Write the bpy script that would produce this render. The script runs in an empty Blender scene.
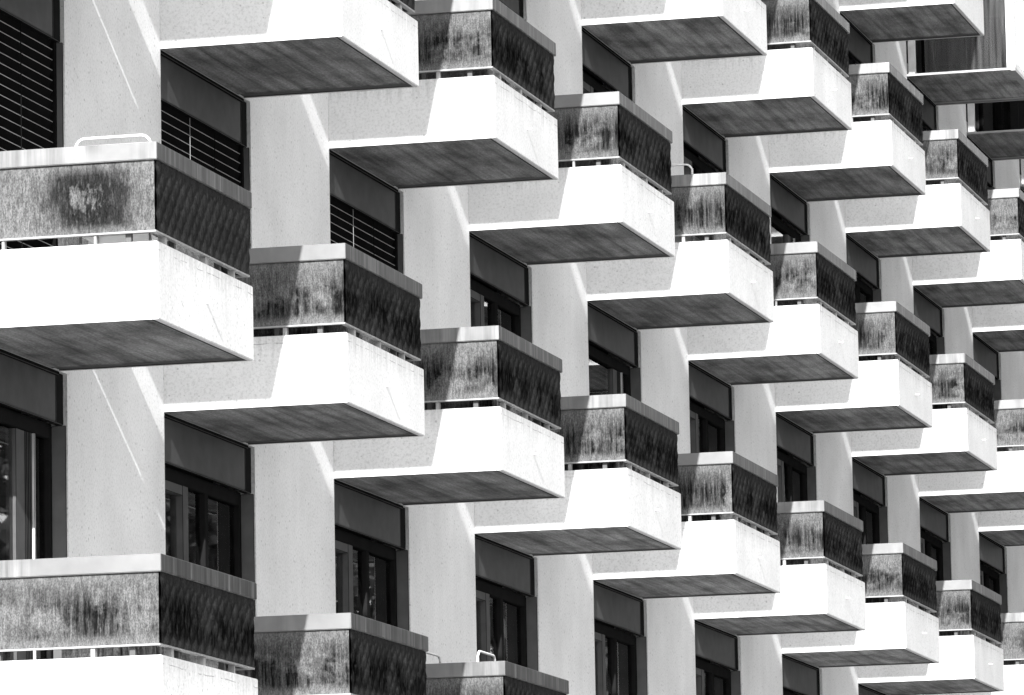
import bpy, bmesh, math, random
from mathutils import Vector, Matrix, noise
random.seed(4)
R = math.radians
sc = bpy.context.scene
COL = sc.collection

# ------------------------------------------------------------------ measures
H = 2.8            # storey height
BAY = 4.6612       # bay width along the facade (y)
L = 1.4474         # how far a balcony stands out (x)
W = 2.2196         # balcony / window width (y)
WW = W + .15      # width of the window opening
ZC = 1.2146        # top of coping above balcony underside
HB = 0.534         # top of concrete tub
GROUND = -4.4

# ------------------------------------------------------------------ node helpers
def mat(name):
    m = bpy.data.materials.new(name); m.use_nodes = True
    nt = m.node_tree; b = nt.nodes['Principled BSDF']
    return m, nt, b
def N(nt, t, **kw):
    n = nt.nodes.new(t)
    for k, v in kw.items():
        if k in n.inputs: n.inputs[k].default_value = v
        else: setattr(n, k, v)
    return n
def LK(nt, a, b): nt.links.new(a, b)
def coords(nt, scale=(1, 1, 1), rnd=True):
    """object coordinates, shifted by each object's own random number, scaled"""
    tc = N(nt, 'ShaderNodeTexCoord')
    src = tc.outputs['Object']
    if rnd:
        oi = N(nt, 'ShaderNodeObjectInfo')
        mu = N(nt, 'ShaderNodeMath', operation='MULTIPLY'); LK(nt, oi.outputs['Random'], mu.inputs[0]); mu.inputs[1].default_value = 57.0
        ad = N(nt, 'ShaderNodeVectorMath', operation='ADD'); LK(nt, src, ad.inputs[0])
        cb = N(nt, 'ShaderNodeCombineXYZ')
        LK(nt, mu.outputs[0], cb.inputs[0]); LK(nt, mu.outputs[0], cb.inputs[1])
        LK(nt, cb.outputs[0], ad.inputs[1]); src = ad.outputs[0]
    mp = N(nt, 'ShaderNodeMapping'); mp.inputs['Scale'].default_value = scale
    LK(nt, src, mp.inputs['Vector'])
    return mp.outputs[0]
def noise_tex(nt, vec, scale, detail=4, rough=.55):
    n = N(nt, 'ShaderNodeTexNoise'); n.inputs['Scale'].default_value = scale
    n.inputs['Detail'].default_value = detail; n.inputs['Roughness'].default_value = rough
    LK(nt, vec, n.inputs['Vector']); return n.outputs['Fac']
def ramp(nt, fac, stops):
    r = N(nt, 'ShaderNodeValToRGB'); e = r.color_ramp.elements
    while len(e) > 1: e.remove(e[-1])
    e[0].position = stops[0][0]; e[0].color = (stops[0][1],) * 3 + (1,)
    for p, v in stops[1:]:
        x = e.new(p); x.color = (v,) * 3 + (1,)
    LK(nt, fac, r.inputs[0]); return r.outputs[0]
def mul(nt, a, b, f=1.0):
    m = N(nt, 'ShaderNodeMix', data_type='RGBA', blend_type='MULTIPLY'); m.inputs[0].default_value = f
    LK(nt, a, m.inputs[6]); LK(nt, b, m.inputs[7]); return m.outputs[2]
def mixc(nt, fac, a, b):
    m = N(nt, 'ShaderNodeMix', data_type='RGBA'); LK(nt, fac, m.inputs[0])
    for s, i in ((a, 6), (b, 7)):
        if hasattr(s, 'type'): LK(nt, s, m.inputs[i])
        else: m.inputs[i].default_value = (s, s, s, 1)
    return m.outputs[2]
def bump(nt, b, h, s, d=.01):
    n = N(nt, 'ShaderNodeBump'); n.inputs['Strength'].default_value = s; n.inputs['Distance'].default_value = d
    LK(nt, h, n.inputs['Height']); LK(nt, n.outputs[0], b.inputs['Normal'])

def grey(name, v, rough=.6, metal=0.0, spec=.5):
    m, nt, b = mat(name)
    b.inputs['Specular IOR Level'].default_value = spec
    b.inputs['Base Color'].default_value = (v, v, v, 1); b.inputs['Roughness'].default_value = rough
    b.inputs['Metallic'].default_value = metal
    n = noise_tex(nt, coords(nt, (3, 3, 3)), 2.0, 5)
    LK(nt, ramp(nt, n, [(.3, v * .85), (.7, v * 1.12)]), b.inputs['Base Color'])
    return m

# ------------------------------------------------------------------ materials
def dv(nt, a, b):
    n = N(nt, 'ShaderNodeMath', operation='DIVIDE'); LK(nt, a, n.inputs[0]); n.inputs[1].default_value = b
    return n.outputs[0]
def concrete(name, base, board=False, pits=True, rnd=True, drips=False):
    m, nt, b = mat(name)
    b.inputs['Roughness'].default_value = .9
    b.inputs['Specular IOR Level'].default_value = .25
    c0 = coords(nt, (1, 1, 1), rnd)
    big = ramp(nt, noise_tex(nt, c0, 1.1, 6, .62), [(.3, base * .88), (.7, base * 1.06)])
    fine = ramp(nt, noise_tex(nt, c0, 45, 4, .7), [(.28, .72), (.5, 1.0), (.75, 1.06)])
    col = mul(nt, big, fine)
    run = ramp(nt, noise_tex(nt, coords(nt, (5, 5, .4), rnd), 1.0, 4, .6), [(.35, .965), (.6, 1.0)])
    col = mul(nt, col, run)
    if pits:
        v = N(nt, 'ShaderNodeTexVoronoi'); v.inputs['Scale'].default_value = 17; v.inputs['Randomness'].default_value = 1
        LK(nt, c0, v.inputs['Vector'])
        sel = N(nt, 'ShaderNodeSeparateColor'); LK(nt, v.outputs['Color'], sel.inputs[0])
        rad = N(nt, 'ShaderNodeMath', operation='MULTIPLY_ADD'); LK(nt, sel.outputs[0], rad.inputs[0])
        rad.inputs[1].default_value = .30; rad.inputs[2].default_value = -.12
        lt = N(nt, 'ShaderNodeMath', operation='LESS_THAN'); LK(nt, v.outputs['Distance'], lt.inputs[0]); LK(nt, rad.outputs[0], lt.inputs[1])
        sp = N(nt, 'ShaderNodeMath', operation='MULTIPLY'); LK(nt, lt.outputs[0], sp.inputs[0]); sp.inputs[1].default_value = .5
        col = mixc(nt, sp.outputs[0], col, base * .33)
    if board:
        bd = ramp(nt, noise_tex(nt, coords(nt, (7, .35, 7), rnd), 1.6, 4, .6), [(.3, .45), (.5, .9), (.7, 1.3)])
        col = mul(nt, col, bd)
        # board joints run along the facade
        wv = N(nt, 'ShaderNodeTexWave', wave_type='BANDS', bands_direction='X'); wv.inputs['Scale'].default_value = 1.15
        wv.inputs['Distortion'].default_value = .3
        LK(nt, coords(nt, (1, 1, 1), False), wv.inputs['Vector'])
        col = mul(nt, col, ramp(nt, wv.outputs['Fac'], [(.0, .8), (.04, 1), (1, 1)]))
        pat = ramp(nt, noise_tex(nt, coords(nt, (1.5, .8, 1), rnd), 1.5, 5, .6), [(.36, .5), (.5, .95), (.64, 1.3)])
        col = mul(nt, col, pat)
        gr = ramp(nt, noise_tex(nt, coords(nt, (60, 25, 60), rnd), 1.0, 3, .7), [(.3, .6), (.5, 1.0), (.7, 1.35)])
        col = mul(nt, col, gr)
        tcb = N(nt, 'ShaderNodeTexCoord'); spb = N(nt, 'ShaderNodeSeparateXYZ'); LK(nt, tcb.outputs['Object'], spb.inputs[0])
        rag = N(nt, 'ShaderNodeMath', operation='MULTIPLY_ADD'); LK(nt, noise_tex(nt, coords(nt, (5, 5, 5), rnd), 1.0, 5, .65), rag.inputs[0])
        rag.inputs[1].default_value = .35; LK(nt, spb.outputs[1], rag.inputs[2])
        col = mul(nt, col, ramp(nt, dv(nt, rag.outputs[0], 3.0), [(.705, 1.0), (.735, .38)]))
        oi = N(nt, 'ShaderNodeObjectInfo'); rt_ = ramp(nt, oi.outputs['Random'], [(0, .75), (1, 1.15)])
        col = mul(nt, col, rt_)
    if drips:
        tc = N(nt, 'ShaderNodeTexCoord'); sp3 = N(nt, 'ShaderNodeSeparateXYZ'); LK(nt, tc.outputs['Object'], sp3.inputs[0])
        dn = noise_tex(nt, coords(nt, (26, 26, 1.2), rnd), 1.0, 5, .7)
        hz = N(nt, 'ShaderNodeMapRange'); LK(nt, sp3.outputs[2], hz.inputs[0]); hz.inputs[1].default_value = .25; hz.inputs[2].default_value = .534
        hz.inputs[3].default_value = 0; hz.inputs[4].default_value = .42
        sm = N(nt, 'ShaderNodeMath', operation='ADD'); LK(nt, dn, sm.inputs[0]); LK(nt, hz.outputs[0], sm.inputs[1])
        col = mul(nt, col, ramp(nt, sm.outputs[0], [(.72, 1.0), (.98, .74)]))
        # hairline wandering a hand's breadth under the rim
        wob = noise_tex(nt, coords(nt, (3, 3, .1), rnd), 1.0, 5, .6)
        ma = N(nt, 'ShaderNodeMath', operation='MULTIPLY_ADD'); LK(nt, wob, ma.inputs[0]); ma.inputs[1].default_value = .05; LK(nt, sp3.outputs[2], ma.inputs[2])
        sb = N(nt, 'ShaderNodeMath', operation='SUBTRACT'); LK(nt, ma.outputs[0], sb.inputs[0]); sb.inputs[1].default_value = .50
        ab = N(nt, 'ShaderNodeMath', operation='ABSOLUTE'); LK(nt, sb.outputs[0], ab.inputs[0])
        gate = ramp(nt, noise_tex(nt, coords(nt, (6, 6, .3), rnd), 1.0, 4, .6), [(.45, 1.0), (.55, .55)])
        ln = N(nt, 'ShaderNodeMath', operation='LESS_THAN'); LK(nt, ab.outputs[0], ln.inputs[0]); ln.inputs[1].default_value = .0035
        m9 = N(nt, 'ShaderNodeMix', data_type='RGBA'); LK(nt, ln.outputs[0], m9.inputs[0]); m9.inputs[6].default_value = (1, 1, 1, 1); LK(nt, gate, m9.inputs[7])
        col = mul(nt, col, m9.outputs[2])
    LK(nt, col, b.inputs['Base Color'])
    bump(nt, b, noise_tex(nt, c0, 60, 5, .7), .25, .006)
    return m

M_WALL = concrete('facade_concrete', .66, rnd=False)
M_TUB = concrete('balcony_concrete', .64, drips=True)
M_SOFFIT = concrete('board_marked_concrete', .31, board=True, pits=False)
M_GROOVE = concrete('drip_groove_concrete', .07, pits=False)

def panel_mat(ring=None):
    """weathered fibre panel: fine grain and flecks, run marks, dark damp blotches, paler head and foot"""
    m, nt, b = mat('weathered_panel')
    b.inputs['Roughness'].default_value = .8; b.inputs['Specular IOR Level'].default_value = .0
    tc = N(nt, 'ShaderNodeTexCoord')
    sep = N(nt, 'ShaderNodeSeparateXYZ'); LK(nt, tc.outputs['Object'], sep.inputs[0])
    h = N(nt, 'ShaderNodeMapRange'); LK(nt, sep.outputs[2], h.inputs[0]); h.inputs[1].default_value = .6; h.inputs[2].default_value = 1.094
    grain = noise_tex(nt, coords(nt, (80, 80, 13)), 1.0, 4, .75)
    fleck = noise_tex(nt, coords(nt, (120, 120, 70)), 1.0, 2, .6)
    run = noise_tex(nt, coords(nt, (38, 38, 1.6)), 1.0, 4, .65)
    blot = noise_tex(nt, coords(nt, (2.3, 2.3, 2.6)), 1.0, 6, .68)
    pos = N(nt, 'ShaderNodeObjectInfo')
    band = N(nt, 'ShaderNodeValToRGB'); e = band.color_ramp.elements
    e[0].position = 0; e[0].color = (0, 0, 0, 1); e[1].position = 1; e[1].color = (.25, .25, .25, 1)
    for p, v in ((.07, .2), (.2, .85), (.5, 1.0), (.72, .6), (.86, .3)):
        x = e.new(p); x.color = (v,) * 3 + (1,)
    LK(nt, h.outputs[0], band.inputs[0])
    bl = N(nt, 'ShaderNodeMapRange'); LK(nt, blot, bl.inputs[0]); bl.inputs[1].default_value = .39; bl.inputs[2].default_value = .52
    rn = N(nt, 'ShaderNodeMapRange'); LK(nt, run, rn.inputs[0]); rn.inputs[1].default_value = .35; rn.inputs[2].default_value = .65
    rn.inputs[3].default_value = .45; rn.inputs[4].default_value = 1.25
    a1 = N(nt, 'ShaderNodeMath', operation='MULTIPLY'); LK(nt, band.outputs[0], a1.inputs[0]); LK(nt, bl.outputs[0], a1.inputs[1])
    a2 = N(nt, 'ShaderNodeMath', operation='MULTIPLY', use_clamp=True); LK(nt, a1.outputs[0], a2.inputs[0]); LK(nt, rn.outputs[0], a2.inputs[1])
    stain = a2.outputs[0]
    if ring:                                            # one round damp patch with a pale bare spot in it
        d = N(nt, 'ShaderNodeVectorMath', operation='DISTANCE'); LK(nt, tc.outputs['Object'], d.inputs[0]); d.inputs[1].default_value = ring
        ad = N(nt, 'ShaderNodeMath', operation='MULTIPLY_ADD'); LK(nt, noise_tex(nt, coords(nt, (9, 9, 5), False), 1.0, 5, .65), ad.inputs[0]); ad.inputs[1].default_value = .5; LK(nt, d.outputs['Value'], ad.inputs[2])
        rg = N(nt, 'ShaderNodeValToRGB'); e = rg.color_ramp.elements
        e[0].position = .285; e[0].color = (0, 0, 0, 1); e[1].position = .68; e[1].color = (0, 0, 0, 1)
        for p, v in ((.345, .95), (.47, .85)):
            x = e.new(p); x.color = (v,) * 3 + (1,)
        LK(nt, ad.outputs[0], rg.inputs[0])
        mxx = N(nt, 'ShaderNodeMath', operation='MAXIMUM'); sc_ = N(nt, 'ShaderNodeMath', operation='MULTIPLY'); LK(nt, stain, sc_.inputs[0]); sc_.inputs[1].default_value = .35
        LK(nt, sc_.outputs[0], mxx.inputs[0]); LK(nt, rg.outputs[0], mxx.inputs[1]); stain = mxx.outputs[0]
    pale = ramp(nt, grain, [(.32, .048), (.47, .080), (.64, .12)])
    dark = ramp(nt, grain, [(.40, .004), (.57, .009), (.68, .04)])
    m1 = N(nt, 'ShaderNodeMix', data_type='RGBA'); LK(nt, stain, m1.inputs[0]); LK(nt, pale, m1.inputs[6]); LK(nt, dark, m1.inputs[7])
    col = m1.outputs[2]
    # smooth pale head and foot where the weather washes
    ed = N(nt, 'ShaderNodeValToRGB'); e = ed.color_ramp.elements
    e[0].position = 0; e[0].color = (.85, .85, .85, 1); e[1].position = 1; e[1].color = (.6, .6, .6, 1)
    for p, v in ((.06, .5), (.16, .0), (.84, .0)):
        x = e.new(p); x.color = (v,) * 3 + (1,)
    LK(nt, h.outputs[0], ed.inputs[0])
    wash = ramp(nt, run, [(.35, .05), (.6, .14)])
    m2 = N(nt, 'ShaderNodeMix', data_type='RGBA'); LK(nt, ed.outputs[0], m2.inputs[0]); LK(nt, col, m2.inputs[6]); LK(nt, wash, m2.inputs[7])
    col = mul(nt, m2.outputs[2], ramp(nt, fleck, [(.35, .65), (.5, 1.0), (.66, 1.3)]))
    at = N(nt, 'ShaderNodeVertexColor', layer_name='piece')      # front panels painted darker than the sides, in place of shade
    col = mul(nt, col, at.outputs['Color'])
    LK(nt, col, b.inputs['Base Color'])
    bump(nt, b, grain, .4, .003)
    return m
M_RINGPANEL = panel_mat((.95, .028, .84))
M_SHINGLE = panel_mat()

def coping_mat():
    m, nt, b = mat('weathered_coping_sheet')
    b.inputs['Roughness'].default_value = .46; b.inputs['Metallic'].default_value = .75; b.inputs['Specular IOR Level'].default_value = .1
    n1 = noise_tex(nt, coords(nt, (14, 14, .6)), 1.0, 4, .6)
    n2 = noise_tex(nt, coords(nt, (.9, .9, .9)), 1.0, 3, .5)
    st = ramp(nt, n1, [(.38, .55), (.52, 1.0), (.66, 1.5)])
    k = N(nt, 'ShaderNodeMapRange'); LK(nt, n2, k.inputs[0]); k.inputs[1].default_value = .45; k.inputs[2].default_value = .6
    fac = mixc(nt, k.outputs[0], 1.0, st)
    base = ramp(nt, noise_tex(nt, coords(nt, (4, 4, 4)), 1.0, 5), [(.3, .15), (.7, .19)])
    # front run has weather streaks, and is painted darker to stand in for shade
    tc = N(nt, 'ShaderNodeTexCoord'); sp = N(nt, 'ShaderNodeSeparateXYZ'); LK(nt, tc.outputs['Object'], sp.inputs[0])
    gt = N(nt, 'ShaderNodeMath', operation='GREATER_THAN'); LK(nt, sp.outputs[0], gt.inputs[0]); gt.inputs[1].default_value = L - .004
    front_tone = ramp(nt, noise_tex(nt, coords(nt, (1, 22, .5)), 1.0, 4, .65), [(.35, .14), (.52, .30), (.66, .8)])
    m3 = N(nt, 'ShaderNodeMix', data_type='RGBA'); LK(nt, gt.outputs[0], m3.inputs[0]); m3.inputs[6].default_value = (1, 1, 1, 1); LK(nt, front_tone, m3.inputs[7])
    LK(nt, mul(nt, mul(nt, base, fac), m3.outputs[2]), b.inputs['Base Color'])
    return m
M_COPING = coping_mat()
M_BATTEN = grey('galvanised_batten', .25, .5)
M_FEET = grey('painted_feet', .25, .5)
M_DARKSTEEL = grey('dark_steel', .05, .5)
M_SHUTTER = grey('shutter_fascia_metal', .065, .6, 0, .05)
M_JAMBSHADE = grey('jamb_shade_sheet', .10, .8, 0, .05)
M_FRAME = grey('window_frame_paint', .012, .8, 0, .0)
M_FRAMEPALE = grey('pale_frame_paint', .07, .7, 0, .05)
M_SLAT = grey('blind_slat_lacquer', .006, .8, 0, .0)
M_SLATEDGE = grey('blind_slat_edge', .2, .5)
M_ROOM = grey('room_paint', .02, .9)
M_CHAIR = grey('white_tube_lacquer', .6, .35)
M_LOGGIA = grey('loggia_white_frame', .5, .45)
M_BARK = grey('bark', .06, .9)

def glass_mat(name, tint, dirt=0.0):
    m, nt, b = mat(name)
    nt.nodes.remove(b)
    out = nt.nodes['Material Output']
    gl = N(nt, 'ShaderNodeBsdfGlossy'); gl.inputs['Roughness'].default_value = .01; gl.inputs['Color'].default_value = (.9, .9, .9, 1)
    tr = N(nt, 'ShaderNodeBsdfTransparent'); tr.inputs['Color'].default_value = (tint,) * 3 + (1,)
    fr = N(nt, 'ShaderNodeFresnel'); fr.inputs['IOR'].default_value = 1.5
    mx = N(nt, 'ShaderNodeMixShader'); LK(nt, fr.outputs[0], mx.inputs[0]); LK(nt, tr.outputs[0], mx.inputs[1]); LK(nt, gl.outputs[0], mx.inputs[2])
    res = mx.outputs[0]
    if dirt > 0:
        df = N(nt, 'ShaderNodeBsdfDiffuse')
        st = noise_tex(nt, coords(nt, (16, 16, .7)), 1.0, 4, .6)
        LK(nt, ramp(nt, st, [(.3, .02), (.7, .09)]), df.inputs['Color'])
        k = N(nt, 'ShaderNodeMapRange'); LK(nt, st, k.inputs[0]); k.inputs[1].default_value = .25; k.inputs[2].default_value = .75
        k.inputs[3].default_value = dirt * .6; k.inputs[4].default_value = dirt
        m2 = N(nt, 'ShaderNodeMixShader'); LK(nt, k.outputs[0], m2.inputs[0]); LK(nt, res, m2.inputs[1]); LK(nt, df.outputs[0], m2.inputs[2])
        res = m2.outputs[0]
    LK(nt, res, out.inputs['Surface'])
    return m
M_GLASS = glass_mat('window_glass', .95)
M_DARKGLASS = glass_mat('tinted_glass', .08)
M_DIRTYGLASS = glass_mat('dusty_glass', .5, .75)

def leaf_mat():
    m, nt, b = mat('leaves')
    b.inputs['Roughness'].default_value = .6
    LK(nt, ramp(nt, noise_tex(nt, coords(nt, (1, 1, 1), False), 1.2, 3), [(.3, .035), (.7, .10)]), b.inputs['Base Color'])
    return m
M_LEAF = leaf_mat()
def ground_mat():
    m, nt, b = mat('ground_gravel_paving')
    b.inputs['Roughness'].default_value = .95
    LK(nt, ramp(nt, noise_tex(nt, coords(nt, (1, 1, 1), False), .5, 8, .65), [(.3, .16), (.7, .24)]), b.inputs['Base Color'])
    return m
M_GROUND = ground_mat()
def cloth_mat():
    m, nt, b = mat('curtain_cloth')
    b.inputs['Roughness'].default_value = .9
    LK(nt, ramp(nt, noise_tex(nt, coords(nt, (30, 30, 1.5)), 1.0, 4), [(.3, .65), (.7, .82)]), b.inputs['Base Color'])
    return m
M_CLOTH = cloth_mat()

# ------------------------------------------------------------------ mesh builder
class MB:
    def __init__(s): s.v = []; s.f = []; s.mi = []; s.tone = []
    def quad(s, pts, m=0, t=1.0):
        b = len(s.v); s.v += [tuple(p) for p in pts]; s.f.append(tuple(range(b, b + len(pts)))); s.mi.append(m); s.tone.append(t)
    def box(s, a, b, m=0, t=1.0):
        x0, y0, z0 = a; x1, y1, z1 = b
        i = len(s.v)
        s.v += [(x0,y0,z0),(x1,y0,z0),(x1,y1,z0),(x0,y1,z0),(x0,y0,z1),(x1,y0,z1),(x1,y1,z1),(x0,y1,z1)]
        for q in ((0,3,2,1),(4,5,6,7),(0,1,5,4),(1,2,6,5),(2,3,7,6),(3,0,4,7)):
            s.f.append(tuple(i + k for k in q)); s.mi.append(m); s.tone.append(t)
    def hexa(s, p, m=0, t=1.0):
        """8 points: bottom ring then top ring"""
        i = len(s.v); s.v += [tuple(q) for q in p]
        for q in ((0,3,2,1),(4,5,6,7),(0,1,5,4),(1,2,6,5),(2,3,7,6),(3,0,4,7)):
            s.f.append(tuple(i + k for k in q)); s.mi.append(m); s.tone.append(t)
    def prism(s, poly, z0, z1, m=0):
        n = len(poly); i = len(s.v)
        s.v += [(x, y, z0) for x, y in poly] + [(x, y, z1) for x, y in poly]
        s.f.append(tuple(i + k for k in range(n - 1, -1, -1))); s.f.append(tuple(i + n + k for k in range(n)))
        s.mi += [m, m]; s.tone += [1, 1]
        for k in range(n):
            s.f.append((i + k, i + (k + 1) % n, i + n + (k + 1) % n, i + n + k)); s.mi.append(m); s.tone.append(1)
    def tube(s, pts, r, m=0, n=8, closed=False):
        P = [Vector(p) for p in pts]; rings = []
        for k, p in enumerate(P):
            if closed: t = (P[(k + 1) % len(P)] - P[k - 1])
            else: t = (P[min(k + 1, len(P) - 1)] - P[max(k - 1, 0)])
            t.normalize()
            a = Vector((0, 0, 1)) if abs(t.z) < .9 else Vector((1, 0, 0))
            u = t.cross(a).normalized(); w = t.cross(u)
            b = len(s.v)
            for q in range(n):
                an = 2 * math.pi * q / n
                s.v.append(tuple(p + r * (math.cos(an) * u + math.sin(an) * w)))
            rings.append(b)
        K = len(rings)
        for k in range(K if closed else K - 1):
            a, b = rings[k], rings[(k + 1) % K]
            for q in range(n):
                s.f.append((a + q, a + (q + 1) % n, b + (q + 1) % n, b + q)); s.mi.append(m); s.tone.append(1)
        if not closed:
            s.f.append(tuple(rings[0] + q for q in range(n))[::-1]); s.mi.append(m); s.tone.append(1)
            s.f.append(tuple(rings[-1] + q for q in range(n))); s.mi.append(m); s.tone.append(1)
    def mesh(s, name, mats, bevel=0, smooth=False, tones=False):
        me = bpy.data.meshes.new(name); me.from_pydata(s.v, [], s.f)
        for m in mats: me.materials.append(m)
        me.polygons.foreach_set('material_index', s.mi)
        if tones:
            ca = me.color_attributes.new('piece', 'FLOAT_COLOR', 'CORNER')
            d = []
            for p, t in zip(me.polygons, s.tone): d += [t, t, t, 1] * p.loop_total
            ca.data.foreach_set('color', d)
        bm = bmesh.new(); bm.from_mesh(me)
        if bevel:
            bmesh.ops.bevel(bm, geom=[e for e in bm.edges if len(e.link_faces) == 2 and e.calc_face_angle(0) > .6],
                            offset=bevel, segments=2, affect='EDGES', clamp_overlap=True)
        if not tones: bmesh.ops.recalc_face_normals(bm, faces=bm.faces)
        bm.to_mesh(me); bm.free()
        if smooth: me.polygons.foreach_set('use_smooth', [True] * len(me.polygons))
        return me
def put(name, me, parent=None, loc=(0, 0, 0), rz=0):
    o = bpy.data.objects.new(name, me); COL.objects.link(o)
    o.location = loc; o.rotation_euler = (0, 0, rz)
    if parent: o.parent = parent
    return o
def tag(o, label=None, cat=None, group=None, kind=None):
    for k, v in (('label', label), ('category', cat), ('group', group), ('kind', kind)):
        if v: o[k] = v
    return o

# ------------------------------------------------------------------ balcony meshes (origin: wall end of its near lower edge)
def tub_mesh():
    mb = MB(); t = .12; fl = .19
    # outer shell with an open top
    o = [(0, 0), (L, 0), (L, W), (0, W)]; n = [(0, t), (L - t, t), (L - t, W - t), (0, W - t)]
    for i in range(3):
        a, b = o[i], o[i + 1]
        mb.quad([(*a, 0), (*b, 0), (*b, HB), (*a, HB)])
        c, d = n[i], n[i + 1]
        mb.quad([(*d, fl), (*c, fl), (*c, HB), (*d, HB)])
        mb.quad([(*a, HB), (*b, HB), (*d, HB), (*c, HB)])
    mb.quad([(0, t, fl), (L - t, t, fl), (L - t, W - t, fl), (0, W - t, fl)])
    mb.quad([(0, W, 0), (0, 0, 0), (0, 0, HB), (0, t, HB), (0, t, fl), (0, W - t, fl), (0, W - t, HB), (0, W, HB)])
    # underside: rim, drip groove, board marked field
    g = .008
    ix, iy = L - .04, W - .035          # inner edge of the rim
    jx, jy = L - .06, W - .18           # inner edge of the groove
    S, G = 1, 2
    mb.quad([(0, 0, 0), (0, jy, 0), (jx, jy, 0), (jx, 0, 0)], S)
    mb.quad([(ix, 0, 0), (ix, iy, 0), (0, iy, 0), (0, W, 0), (L, W, 0), (L, 0, 0)], 0)
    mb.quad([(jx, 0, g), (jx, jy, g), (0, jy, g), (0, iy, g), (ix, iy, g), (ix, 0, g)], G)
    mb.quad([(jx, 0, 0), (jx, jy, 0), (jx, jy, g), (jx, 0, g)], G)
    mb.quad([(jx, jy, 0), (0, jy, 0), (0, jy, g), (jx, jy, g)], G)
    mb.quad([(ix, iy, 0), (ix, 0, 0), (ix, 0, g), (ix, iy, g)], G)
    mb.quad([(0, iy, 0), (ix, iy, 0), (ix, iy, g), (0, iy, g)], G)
    me = bpy.data.meshes.new('balcony'); me.from_pydata(mb.v, [], mb.f)
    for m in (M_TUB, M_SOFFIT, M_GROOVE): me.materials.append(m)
    me.polygons.foreach_set('material_index', mb.mi)
    bm = bmesh.new(); bm.from_mesh(me)
    bmesh.ops.remove_doubles(bm, verts=bm.verts, dist=1e-4)
    es = [e for e in bm.edges if len(e.link_faces) == 2 and e.calc_face_angle(0) > .8
          and all(f.material_index == 0 for f in e.link_faces)
          and all(v.co.x > .01 or 0 for v in e.verts)]
    bmesh.ops.bevel(bm, geom=es, offset=.006, segments=2, affect='EDGES', clamp_overlap=True)
    bm.to_mesh(me); bm.free()
    return me

def parapet_mesh(seed):
    """embossed panel on three sides: staggered rows of shallow upright lozenges, batten at its foot, feet in the slot"""
    rnd = random.Random(seed)
    mb = MB(); ins = .028; th = .03; z0, z1 = .615, 1.0935
    x1 = L - ins; y0 = ins; y1 = W - ins
    def relief(u, h, length):
        """height of the lozenge relief at u along, h up the panel"""
        px, pz = .158, (z1 - z0) / 3.0
        best = 0
        for r in range(-1, 8):
            zc = (r + .5) * pz * .5
            dz = (h - zc) / (pz * .62)
            if abs(dz) >= 1: continue
            off = px * .5 * (r % 2)
            du = ((u - off + px * .5) % px - px * .5) / (px * .5)
            v = (1 - abs(dz) ** 1.6) - abs(du) ** 1.8
            best = max(best, v)
        return .017 * min(1, max(0, best) * 1.15)
    def face(length, place, nu, tone, flat=1.0):
        nz = 27; base = len(mb.v)
        for a in range(nu + 1):
            for b in range(nz + 1):
                u = length * a / nu; h = (z1 - z0) * b / nz
                d = relief(u, h, length) * flat
                mb.v.append(place(u, d, z0 + h))
        for a in range(nu):
            for b in range(nz):
                q = base + a * (nz + 1) + b
                mb.f.append((q, q + nz + 1, q + nz + 2, q + 1)); mb.mi.append(0); mb.tone.append(tone)
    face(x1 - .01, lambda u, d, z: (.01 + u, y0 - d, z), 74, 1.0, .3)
    face(y1 - y0, lambda u, d, z: (x1 + d, y0 + u, z), 150, .27)  # low tone puts the front's shade into its colour
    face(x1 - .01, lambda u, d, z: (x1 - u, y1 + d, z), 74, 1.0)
    # inside of the panel
    mb.quad([(.01, y0 + th, z0), (.01, y0 + th, z1), (x1 - th, y0 + th, z1), (x1 - th, y0 + th, z0)], 0, .6)
    mb.quad([(x1 - th, y0 + th, z0), (x1 - th, y0 + th, z1), (x1 - th, y1 - th, z1), (x1 - th, y1 - th, z0)], 0, .6)
    mb.quad([(.01, y1 - th, z0), (x1 - th, y1 - th, z0), (x1 - th, y1 - th, z1), (.01, y1 - th, z1)], 0, .6)
    for z in (z0, z1):
        mb.quad([(.01, y0, z), (x1, y0, z), (x1, y1, z), (.01, y1, z), (.01, y1 - th, z), (x1 - th, y1 - th, z), (x1 - th, y0 + th, z), (.01, y0 + th, z)], 0, .5)
    bt = .014; e = .010
    mb.box((.01, y0 - e, z0 - bt), (x1 + e, y0 + th, z0 - .002), 1)
    mb.box((x1 - th, y0 + th + .001, z0 - bt), (x1 + e, y1 + e, z0 - .002), 1)
    mb.box((.01, y1 - th, z0 - bt), (x1 - th - .001, y1 + e, z0 - .002), 1)
    for xx in (.28 + rnd.uniform(-.05, .05), .93 + rnd.uniform(-.06, .06)):
        w_ = rnd.choice((.018, .03))
        mb.box((xx, y0 + .004, HB - .01), (xx + w_, y0 + .05, z0 - bt + .002), 2)
        mb.box((xx, y1 - .05, HB - .01), (xx + w_, y1 - .004, z0 - bt + .002), 2)
    for yy in (.30 + rnd.uniform(-.05, .05), 1.12 + rnd.uniform(-.1, .1), 1.85 + rnd.uniform(-.1, .05)):
        mb.box((x1 - .05, yy, HB - .01), (x1 - .004, yy + rnd.choice((.025, .05)), z0 - bt + .002), 2)
    for p in ((.25, y0 + th), (1.2, y0 + th), (.25, y1 - th - .04), (1.2, y1 - th - .04)):
        mb.box((p[0], p[1] + .001, .19), (p[0] + .04, p[1] + .039, z1), 3)
    for yy in (.55, 1.6):
        mb.box((x1 - th - .041, yy, .19), (x1 - th - .001, yy + .04, z1), 3)
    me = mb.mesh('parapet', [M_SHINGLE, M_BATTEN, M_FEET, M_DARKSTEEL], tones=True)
    me.polygons.foreach_set('use_smooth', [len(p.vertices) == 4 and p.material_index == 0 and p.area < .002 for p in me.polygons])
    return me

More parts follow.
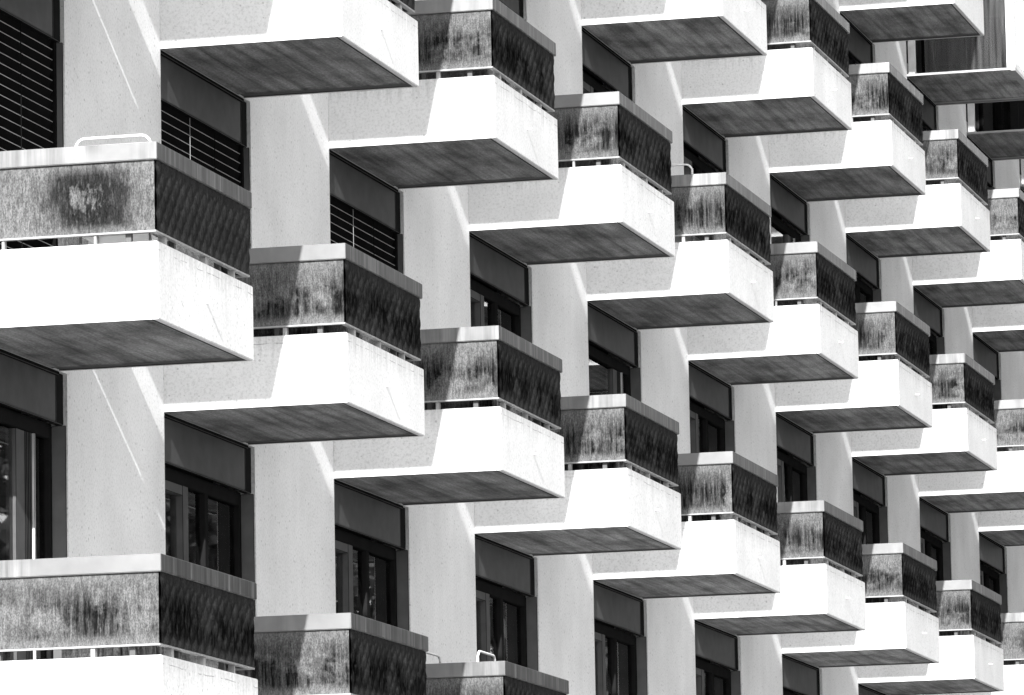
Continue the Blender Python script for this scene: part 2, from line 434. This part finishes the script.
def coping_mesh():
    mb = MB(); w = .15; a = .0; z0 = 1.0945
    mb.prism([(0, a), (L - a, a), (L - a, W - a), (0, W - a), (0, W - w), (L - w, W - w), (L - w, w), (0, w)], z0, ZC)
    return mb.mesh('coping', [M_COPING], bevel=.005)
def spout_mesh():
    mb = MB()
    mb.tube([(L - .002, 1.1, .262), (L + .046, 1.1, .26)], .009, 0, 10)
    return mb.mesh('drain_spout', [M_TUB], smooth=False)

TUB = tub_mesh(); PARA = [parapet_mesh(i) for i in range(6)]; RINGPARA = PARA[2].copy(); RINGPARA.materials[0] = M_RINGPANEL; COPE = coping_mesh(); SPOUT = spout_mesh()

# ------------------------------------------------------------------ window meshes (origin: wall face, near jamb, storey underside)
ZF = .19; ZL = H - .36       # floor of the balcony, underside of the shutter box
REC = -.12
def frame_mesh(kind):
    mb = MB(); x0, x1 = REC - .07, REC
    d = .055
    mb.box((x0, .0, ZF), (x1, d, ZL), 0); mb.box((x0, WW - d, ZF), (x1, WW, ZL), 0)
    mb.box((x0, d, ZL - .11), (x1, WW - d, ZL), 0); mb.box((x0, d, ZF), (x1, WW - d, ZF + .07), 0)
    if kind == 'door':
        # sliding leaf with a wide pale stile
        for ya, yb, m in ((1.62, 1.95, 1), (d, .12, 1)):
            mb.box((x0 + .01, ya, ZF + .07), (x1 - .012, yb, ZL - .11), m)
        for k in range(4):
            mb.box((x1 - .011, 1.80 + k * .035, ZF + .07), (x1 - .004, 1.815 + k * .035, ZL - .11), 1)
        mb.box((x1 - .012, 1.952, ZF + .07), (x1 + .012, 1.968, ZL - .11), 2)
    else:
        # casement, then a dark narrow leaf, then the fixed light
        mb.box((x0 + .005, .79, ZF + .07), (x1 + .012, .93, ZL - .11), 1)
        mb.box((x0 + .005, d, ZL - .19), (x1 + .01, .789, ZL - .111), 1)
        mb.box((x0 + .005, 1.40, ZF + .07), (x1, 1.49, ZL - .11), 0)
    mb.box((x1 + .001, WW - .014, ZF + .001), (-.01, WW - .001, ZL - .014), 3)  # sheet added over the reveal, its dark colour stands in for shade
    return mb.mesh('window', [M_FRAME, M_FRAMEPALE, M_LOGGIA, M_JAMBSHADE], bevel=.004)
FRAME = {k: frame_mesh(k) for k in ('door', 'casement')}
def pane_mesh(y0, y1):
    mb = MB(); x = REC - .04
    mb.box((x - .01, y0, ZF + .07), (x, y1, ZL - .11))
    return mb.mesh('pane', [M_GLASS])
PANES = {'door': [pane_mesh(.121, 1.619), pane_mesh(1.969, WW - .056)],
         'casement': [pane_mesh(.056, .789), pane_mesh(.931, 1.399), pane_mesh(1.491, WW - .056)]}
def shutter_mesh():
    mb = MB()
    mb.box((-.075, 0, ZL), (-.035, W - .012, H - .002))
    mb.box((-.078, 0, ZL - .012), (-.03, W - .012, ZL - .001), 1)
    mb.box((-.033, 0, H - .03), (-.002, W - .012, H - .003), 1)  # dark strip painted in for the shade under the soffit
    mb.box((-.09, W - .010, ZL - .012), (-.03, WW - .002, H - .003), 1)  # dark block stands in for shade in the gap beside the pier
    return mb.mesh('shutter_box', [M_SHUTTER, M_FRAME], bevel=.004)
SHUT = shutter_mesh()
def blind_mesh(drop):
    mb = MB(); z = ZL - .03; x = -.085; k = 0
    while z > drop:
        t = .014
        mb.hexa([(x - t, .07, z - .038), (x + t, .07, z + .030), (x + t, WW - .07, z + .030), (x - t, WW - .07, z - .038),
                 (x - t, .07, z - .034), (x + t, .07, z + .034), (x + t, WW - .07, z + .034), (x - t, WW - .07, z - .034)], 0)
        mb.box((x + t, .07, z + .029), (x + t + .002, WW - .07, z + .034), 1)
        z -= .076
    for ya in (.015, WW - .069): mb.box((x - .03, ya, drop), (x + .03, ya + .05, ZL - .014), 0)
    mb.tube([(x + .034, .9, ZL - .02), (x + .034, .9, max(drop, ZF))], .0025, 1, 6)
    mb.tube([(x + .034, 1.55, ZL - .02), (x + .034, 1.55, max(drop, ZF))], .004, 0, 6)
    return mb.mesh('blind', [M_SLAT, M_SLATEDGE])

# ------------------------------------------------------------------ which balconies
q = dict(f=5723.043690255939, yaw=.24610614744011278, pitch=.13909382008969776, roll=-.01909240117401839,
         c=Vector((13.044596611196932, -36.41100894186677, -2.779934756956216)))
y_, p_, r_ = q['yaw'], q['pitch'], q['roll']
fw = Vector((-math.sin(y_) * math.cos(p_), math.cos(y_) * math.cos(p_), math.sin(p_)))
rt = Vector((math.cos(y_), math.sin(y_), 0)); up = rt.cross(fw)
rr = rt * math.cos(r_) + up * math.sin(r_); uu = -rt * math.sin(r_) + up * math.cos(r_)
def pix(P):
    d = Vector(P) - q['c']; z = d.dot(fw)
    return 512 + q['f'] * d.dot(rr) / z, 347.5 - q['f'] * d.dot(uu) / z
def seen(pts, mx=0):
    s = [pix(p) for p in pts]
    return (max(a for a, b in s) > -mx and min(a for a, b in s) < 1024 + mx and max(b for a, b in s) > -mx and min(b for a, b in s) < 695 + mx)
def corners(k, j, z0=0, z1=ZC):
    return [(x, k * BAY + y, j * H + z) for x in (0, L) for y in (0, W) for z in (z0, z1)]
KMAX = 11; JMAX = 5
vis = [(k, j) for j in range(0, JMAX + 2) for k in range(0, KMAX + 1) if seen(corners(k, j))]
need = set(vis)
for k, j in vis:                                # neighbours whose shadows fall into the picture
    if seen(corners(k, j), -30) and k <= 11:
        for a, b in ((1, 0), (0, 1), (1, 1), (2, 1), (2, 2), (1, 2), (3, 2)):
            if k - a >= 0: need.add((k - a, j + b))
LOGGIA = {(8, 4), (9, 4), (10, 4), (9, 5), (10, 5), (8, 5), (11, 4), (11, 5)}
wins = [(k, j) for j in range(0, JMAX + 1) for k in range(0, KMAX + 1)
        if seen([(0, k * BAY + y, j * H + z) for y in (0, WW) for z in (.3, H)], 20)]
print('balconies', len(need), 'windows', len(wins))

# ------------------------------------------------------------------ the building
bld = tag(bpy.data.objects.new('apartment_building', None), 'pale concrete apartment block with staggered rows of projecting balconies above the ground', 'building')
COL.objects.link(bld)
K0, K1, ZTOP = -1, 12, 8 * H
def wall_mesh():
    mb = MB(); th = .35
    wset = set(wins)
    ya, yb = K0 * BAY, (K1 + 1) * BAY
    for k in range(K0, K1 + 1):
        yk = k * BAY
        mb.box((-th, yk + WW, GROUND), (0, yk + BAY, ZTOP))                     # pier
        z = GROUND
        for j in range(0, 8):
            if (k, j) in wset:
                mb.box((-th, yk, z), (0, yk + WW, j * H + ZF - .002))
                z = (j + 1) * H
        mb.box((-th, yk, z), (0, yk + WW, ZTOP))
    # everything behind: floors and a rear wall, so that the rooms are closed
    mb.box((-11, ya, GROUND), (-10.7, yb, ZTOP)); 
    me = mb.mesh('facade_wall', [M_WALL])
    bm = bmesh.new(); bm.from_mesh(me)
    bmesh.ops.remove_doubles(bm, verts=bm.verts, dist=1e-4)
    # drop inner faces shared by neighbouring boxes
    seenf = {}
    for f in bm.faces: seenf.setdefault(tuple(sorted(v.index for v in f.verts)), []).append(f)
    dele = [f for fs in seenf.values() if len(fs) > 1 for f in fs]
    bmesh.ops.delete(bm, geom=dele, context='FACES')
    bm.to_mesh(me); bm.free()
    return me
put('facade_wall', wall_mesh(), bld)
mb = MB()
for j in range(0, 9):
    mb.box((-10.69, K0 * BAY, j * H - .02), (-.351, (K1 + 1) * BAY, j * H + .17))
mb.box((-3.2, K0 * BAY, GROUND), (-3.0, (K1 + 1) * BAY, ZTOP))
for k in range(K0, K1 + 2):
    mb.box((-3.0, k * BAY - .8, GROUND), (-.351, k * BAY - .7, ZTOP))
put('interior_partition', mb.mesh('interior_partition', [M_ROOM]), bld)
mb = MB(); mb.box((-11.2, K0 * BAY - .2, ZTOP), (.25, (K1 + 1) * BAY + .2, ZTOP + .3))
put('roof', mb.mesh('roof', [M_WALL], bevel=.01), bld)
mb = MB()
mb.box((-10.7, K0 * BAY - .2, GROUND), (0, K0 * BAY - .001, ZTOP)); put('end_wall', mb.mesh('end_wall', [M_WALL]), bld); mb = MB()
mb.box((-10.7, (K1 + 1) * BAY + .001, GROUND), (0, (K1 + 1) * BAY + .2, ZTOP))
put('end_wall', mb.mesh('end_wall', [M_WALL]), bld)

rb = random.Random(11)
for k, j in sorted(need, key=lambda t: (t[1], t[0])):
    if (k, j) in LOGGIA: continue
    b = put('balcony', TUB, bld, (.001, k * BAY, j * H))
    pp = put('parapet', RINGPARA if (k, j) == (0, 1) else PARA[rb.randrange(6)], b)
    if (k, j) == (0, 1): tag(pp, 'parapet panel with a dark damp patch around a pale round spot')
    put('coping', COPE, b); put('drain_spout', SPOUT, b)

# glazed loggias of the far end
def loggia_mesh():
    mb = MB()
    mb.box((.001, 0, -.0), (L, W, .07), 0)
    return mb
LOGM = None
def loggia(k, j):
    mb = MB(); e = .0
    S = 1
    mb.box((0, 0, .001), (L, W, .03), 0)
    mb.quad([(0, 0, 0), (0, W - .17, 0), (L - .11, W - .17, 0), (L - .11, 0, 0)], S)
    mb.box((L - .06, 0, -.012), (L, W, .0005), 0); mb.box((0, W - .05, -.012), (L - .061, W, .0005), 0)
    o = put('glazed_loggia', mb.mesh('glazed_loggia', [M_FEET, M_SOFFIT]), bld, (.001, k * BAY, j * H))
    fr = MB()
    for a, b_ in ((.02, .11), (L - .11, L)):
        fr.box((a, .004, .031), (b_, .09, H - .02))
    fr.box((L - .09, W - .09, .031), (L - .004, W - .004, H - .02))
    fr.box((.111, .01, H - .08), (L - .111, .05, H - .02))
    fr.box((L - .07, .091, .031), (L - .02, W - .091, .12)); fr.box((L - .07, .091, H - .08), (L - .02, W - .091, H - .02))
    put('loggia_frame', fr.mesh('loggia_frame', [M_LOGGIA], bevel=.004), o)
    g = MB(); g.box((.24, .02, .031), (L - .111, .035, H - .081))
    put('side_pane', g.mesh('side_pane', [M_DIRTYGLASS if j == 4 and k == 8 else M_DARKGLASS]), o)
    g = MB(); g.box((L - .05, .092, .121), (L - .035, W - .092, H - .081))
    put('front_pane', g.mesh('front_pane', [M_GLASS]), o)
for k, j in sorted(LOGGIA & set(vis)): loggia(k, j)

BLINDS = {(0, 1): .2, (1, 1): .2, (2, 1): 1.0, (1, 2): .2, (3, 2): .9, (0, 2): .2, (6, 3): 1.2, (-1, 1): .4}
BM = {}
for k, j in sorted(wins, key=lambda t: (t[1], t[0])):
    kind = 'door' if (k, j) in ((0, 0), (4, 1), (6, 2)) else 'casement'
    w = put('window', FRAME[kind], bld, (0, k * BAY, j * H))
    for p in PANES[kind]: put('pane', p, w)
    put('shutter_box', SHUT, w)
    if (k, j) in BLINDS:
        dr = BLINDS[(k, j)]
        if dr not in BM: BM[dr] = blind_mesh(dr)
        put('blind', BM[dr], w)

# ------------------------------------------------------------------ curtain behind the lowest left door
mb = MB(); n = 60
def cx(u, z):
    g = .55 + .45 * abs(z - 1.35) / 1.2
    return -.245 + .03 * math.sin(u * 34 + .6 * math.sin(z * 3)) * g + .01 * math.sin(u * 71)
zs = [ZF + .03 + (ZL - .15 - ZF) * i / 14 for i in range(15)]
for i in range(n):
    for s in range(14):
        u0, u1 = .15 + 2.1 * i / n, .15 + 2.1 * (i + 1) / n
        mb.quad([(cx(u0, zs[s]), u0, zs[s]), (cx(u1, zs[s]), u1, zs[s]), (cx(u1, zs[s + 1]), u1, zs[s + 1]), (cx(u0, zs[s + 1]), u0, zs[s + 1])])
me = mb.mesh('curtain', [M_CLOTH]); 
bm = bmesh.new(); bm.from_mesh(me); bmesh.ops.remove_doubles(bm, verts=bm.verts, dist=1e-4); bm.to_mesh(me); bm.free()
me.polygons.foreach_set('use_smooth', [True] * len(me.polygons))
cu = tag(put('curtain', me, None, (0, 0, 0)), 'pale gathered curtain hanging behind the balcony door glass at the left edge', 'curtain')
mb = MB(); mb.box((-.262, .15, 1.33), (-.212, 2.24, 1.37)); put('tie_band', mb.mesh('tie_band', [M_CLOTH], bevel=.01), cu)

# ------------------------------------------------------------------ tubular chairs whose backs rise over the copings
def arc(c, r, a0, a1, ax, n=6):
    ux, uz = ax
    return [Vector(c) + r * (math.cos(a0 + (a1 - a0) * i / n) * ux + math.sin(a0 + (a1 - a0) * i / n) * uz) for i in range(n + 1)]
def chair(loc, rz, wid, top, label, rails=1):
    """folding garden chair with a rounded tube back, seat towards local +x, back along local y"""
    root = tag(bpy.data.objects.new('garden_chair', None), label, 'chair', 'garden chairs on the balconies'); COL.objects.link(root)
    root.location = loc; root.rotation_euler = (0, 0, rz)
    r = .0105; cr = .07; Y = Vector((0, 1, 0)); Z = Vector((0, 0, 1))
    h = wid / 2
    pts = [Vector((0, -h, .42))] + arc((0, -h + cr, top - cr), cr, math.pi, math.pi / 2, (Y, Z)) + arc((0, h - cr, top - cr), cr, math.pi / 2, 0, (Y, Z)) + [Vector((0, h, .42))]
    mb = MB(); mb.tube(pts, r, 0, 10)
    for i in range(rails): mb.tube([(0, -h, top - .055 - i * .16), (0, h, top - .055 - i * .16)], r * .7, 0, 8)
    put('back_frame', mb.mesh('back_frame', [M_CHAIR], smooth=True), root)
    mb = MB(); mb.box((.015, -h + .02, .44), (.42, h - .02, .465)); put('seat', mb.mesh('seat', [M_CHAIR], bevel=.01), root)
    for sx in (.03, .40):
        for sy in (-h + .02, h - .02):
            mb = MB(); mb.tube([(sx, sy, .44), (sx + (.05 if sx > .2 else -.05), sy, 0)], r, 0, 8)
            put('leg', mb.mesh('leg', [M_CHAIR], smooth=True), root)
FL = ZF + .002
chair((1.06, .24, H + FL), R(90), .54, 1.115, 'white tubular chair back just above the coping of the balcony at the left edge', 1)
chair((1.155, 2 * BAY + .52, FL), R(180), .58, 1.135, 'white tubular chair with rounded back on the lowest centre balcony near its corner', 0)
chair((.68, 2 * BAY + .52, FL), R(180), .56, 1.15, 'bent tube chair back beside the wall on the lowest centre balcony, in shade', 0)
chair((.80, 4 * BAY + .24, 2 * H + FL), R(90), .50, 1.165, 'tubular chair peeking over the shaded coping of the upper middle balcony', 0)

# ------------------------------------------------------------------ trees across the street, seen only as reflections, and an added unseen belt behind the camera
rw = random.Random(3); mb = MB()
def wood():
    spots = [(rw.uniform(17, 34), 22 + t * 3.6 + rw.uniform(-2, 2), rw.uniform(21, 28)) for t in range(42)]
    spots += [(-24 + t * 3.3 + rw.uniform(-2, 2), rw.uniform(-102, -84), rw.uniform(20, 26)) for t in range(34)]  # unseen belt behind the camera, added to block low sky from reflections
    for x, y, hh in spots:
        mb.tube([(x, y, GROUND - .1), (x + .3, y + .2, GROUND + hh * .5), (x, y, GROUND + hh * .85)], .22, 1, 7)
        for c in range(34):
            a = rw.uniform(0, 6.28); rr_ = rw.uniform(.2, 3.6); cz = GROUND + hh * rw.uniform(.22, 1)
            cc = Vector((x + rr_ * math.cos(a), y + rr_ * math.sin(a), cz)); s = rw.uniform(.6, 1.3)
            for l in range(34):
                p = cc + Vector((rw.gauss(0, s), rw.gauss(0, s), rw.gauss(0, s * .6)))
                u = Vector((rw.gauss(0, 1), rw.gauss(0, 1), rw.gauss(0, 1))).normalized(); v = u.orthogonal().normalized()
                z = rw.uniform(.25, .5)
                mb.quad([p - u * z, p + v * z * .6, p + u * z, p - v * z * .6])
wood()
tag(put('woodland', mb.mesh('woodland', [M_LEAF, M_BARK])), 'dark row of leafy trees mirrored in the window panes, plus an added unseen belt', 'woodland', kind='stuff')

# ------------------------------------------------------------------ ground
mb = MB(); mb.quad([(-3000, -3000, GROUND), (3000, -3000, GROUND), (3000, 3000, GROUND), (-3000, 3000, GROUND)])
tag(put('ground', mb.mesh('ground', [M_GROUND])), 'pale paved ground in front of the building', 'ground', kind='structure')

# ------------------------------------------------------------------ light
SUN = Vector((.2125, -1.69, 1.0))
ELEV = math.atan2(SUN.z, math.hypot(SUN.x, SUN.y)); AZ = math.atan2(SUN.x, SUN.y)
w = bpy.data.worlds.new('World'); sc.world = w; w.use_nodes = True
nt = w.node_tree; bg = nt.nodes['Background']
sky = N(nt, 'ShaderNodeTexSky', sky_type='NISHITA'); sky.sun_disc = False; sky.sun_elevation = ELEV; sky.sun_rotation = AZ
bw = N(nt, 'ShaderNodeRGBToBW'); LK(nt, sky.outputs[0], bw.inputs[0]); LK(nt, bw.outputs[0], bg.inputs[0])   # black and white picture
bg.inputs[1].default_value = .14
sl = bpy.data.lights.new('sun', 'SUN'); sl.energy = 3.4; sl.angle = R(.5); sl.color = (1, 1, 1)
so = bpy.data.objects.new('sun', sl); COL.objects.link(so); so.location = (10, -60, 40)
so.rotation_euler = (-SUN).to_track_quat('-Z', 'Y').to_euler()

# ------------------------------------------------------------------ camera
cd = bpy.data.cameras.new('camera'); cam = bpy.data.objects.new('camera', cd); COL.objects.link(cam)
cam.matrix_world = Matrix(((rr.x, uu.x, -fw.x, q['c'].x), (rr.y, uu.y, -fw.y, q['c'].y), (rr.z, uu.z, -fw.z, q['c'].z), (0, 0, 0, 1)))
cd.sensor_width = 36; cd.lens = q['f'] * 36 / 1024; cd.clip_start = 1; cd.clip_end = 8000
sc.camera = cam
vs = sc.view_settings; vs.view_transform = 'Standard'; vs.look = 'None'; vs.gamma = 1; vs.use_curve_mapping = False
vs.exposure = 1.98
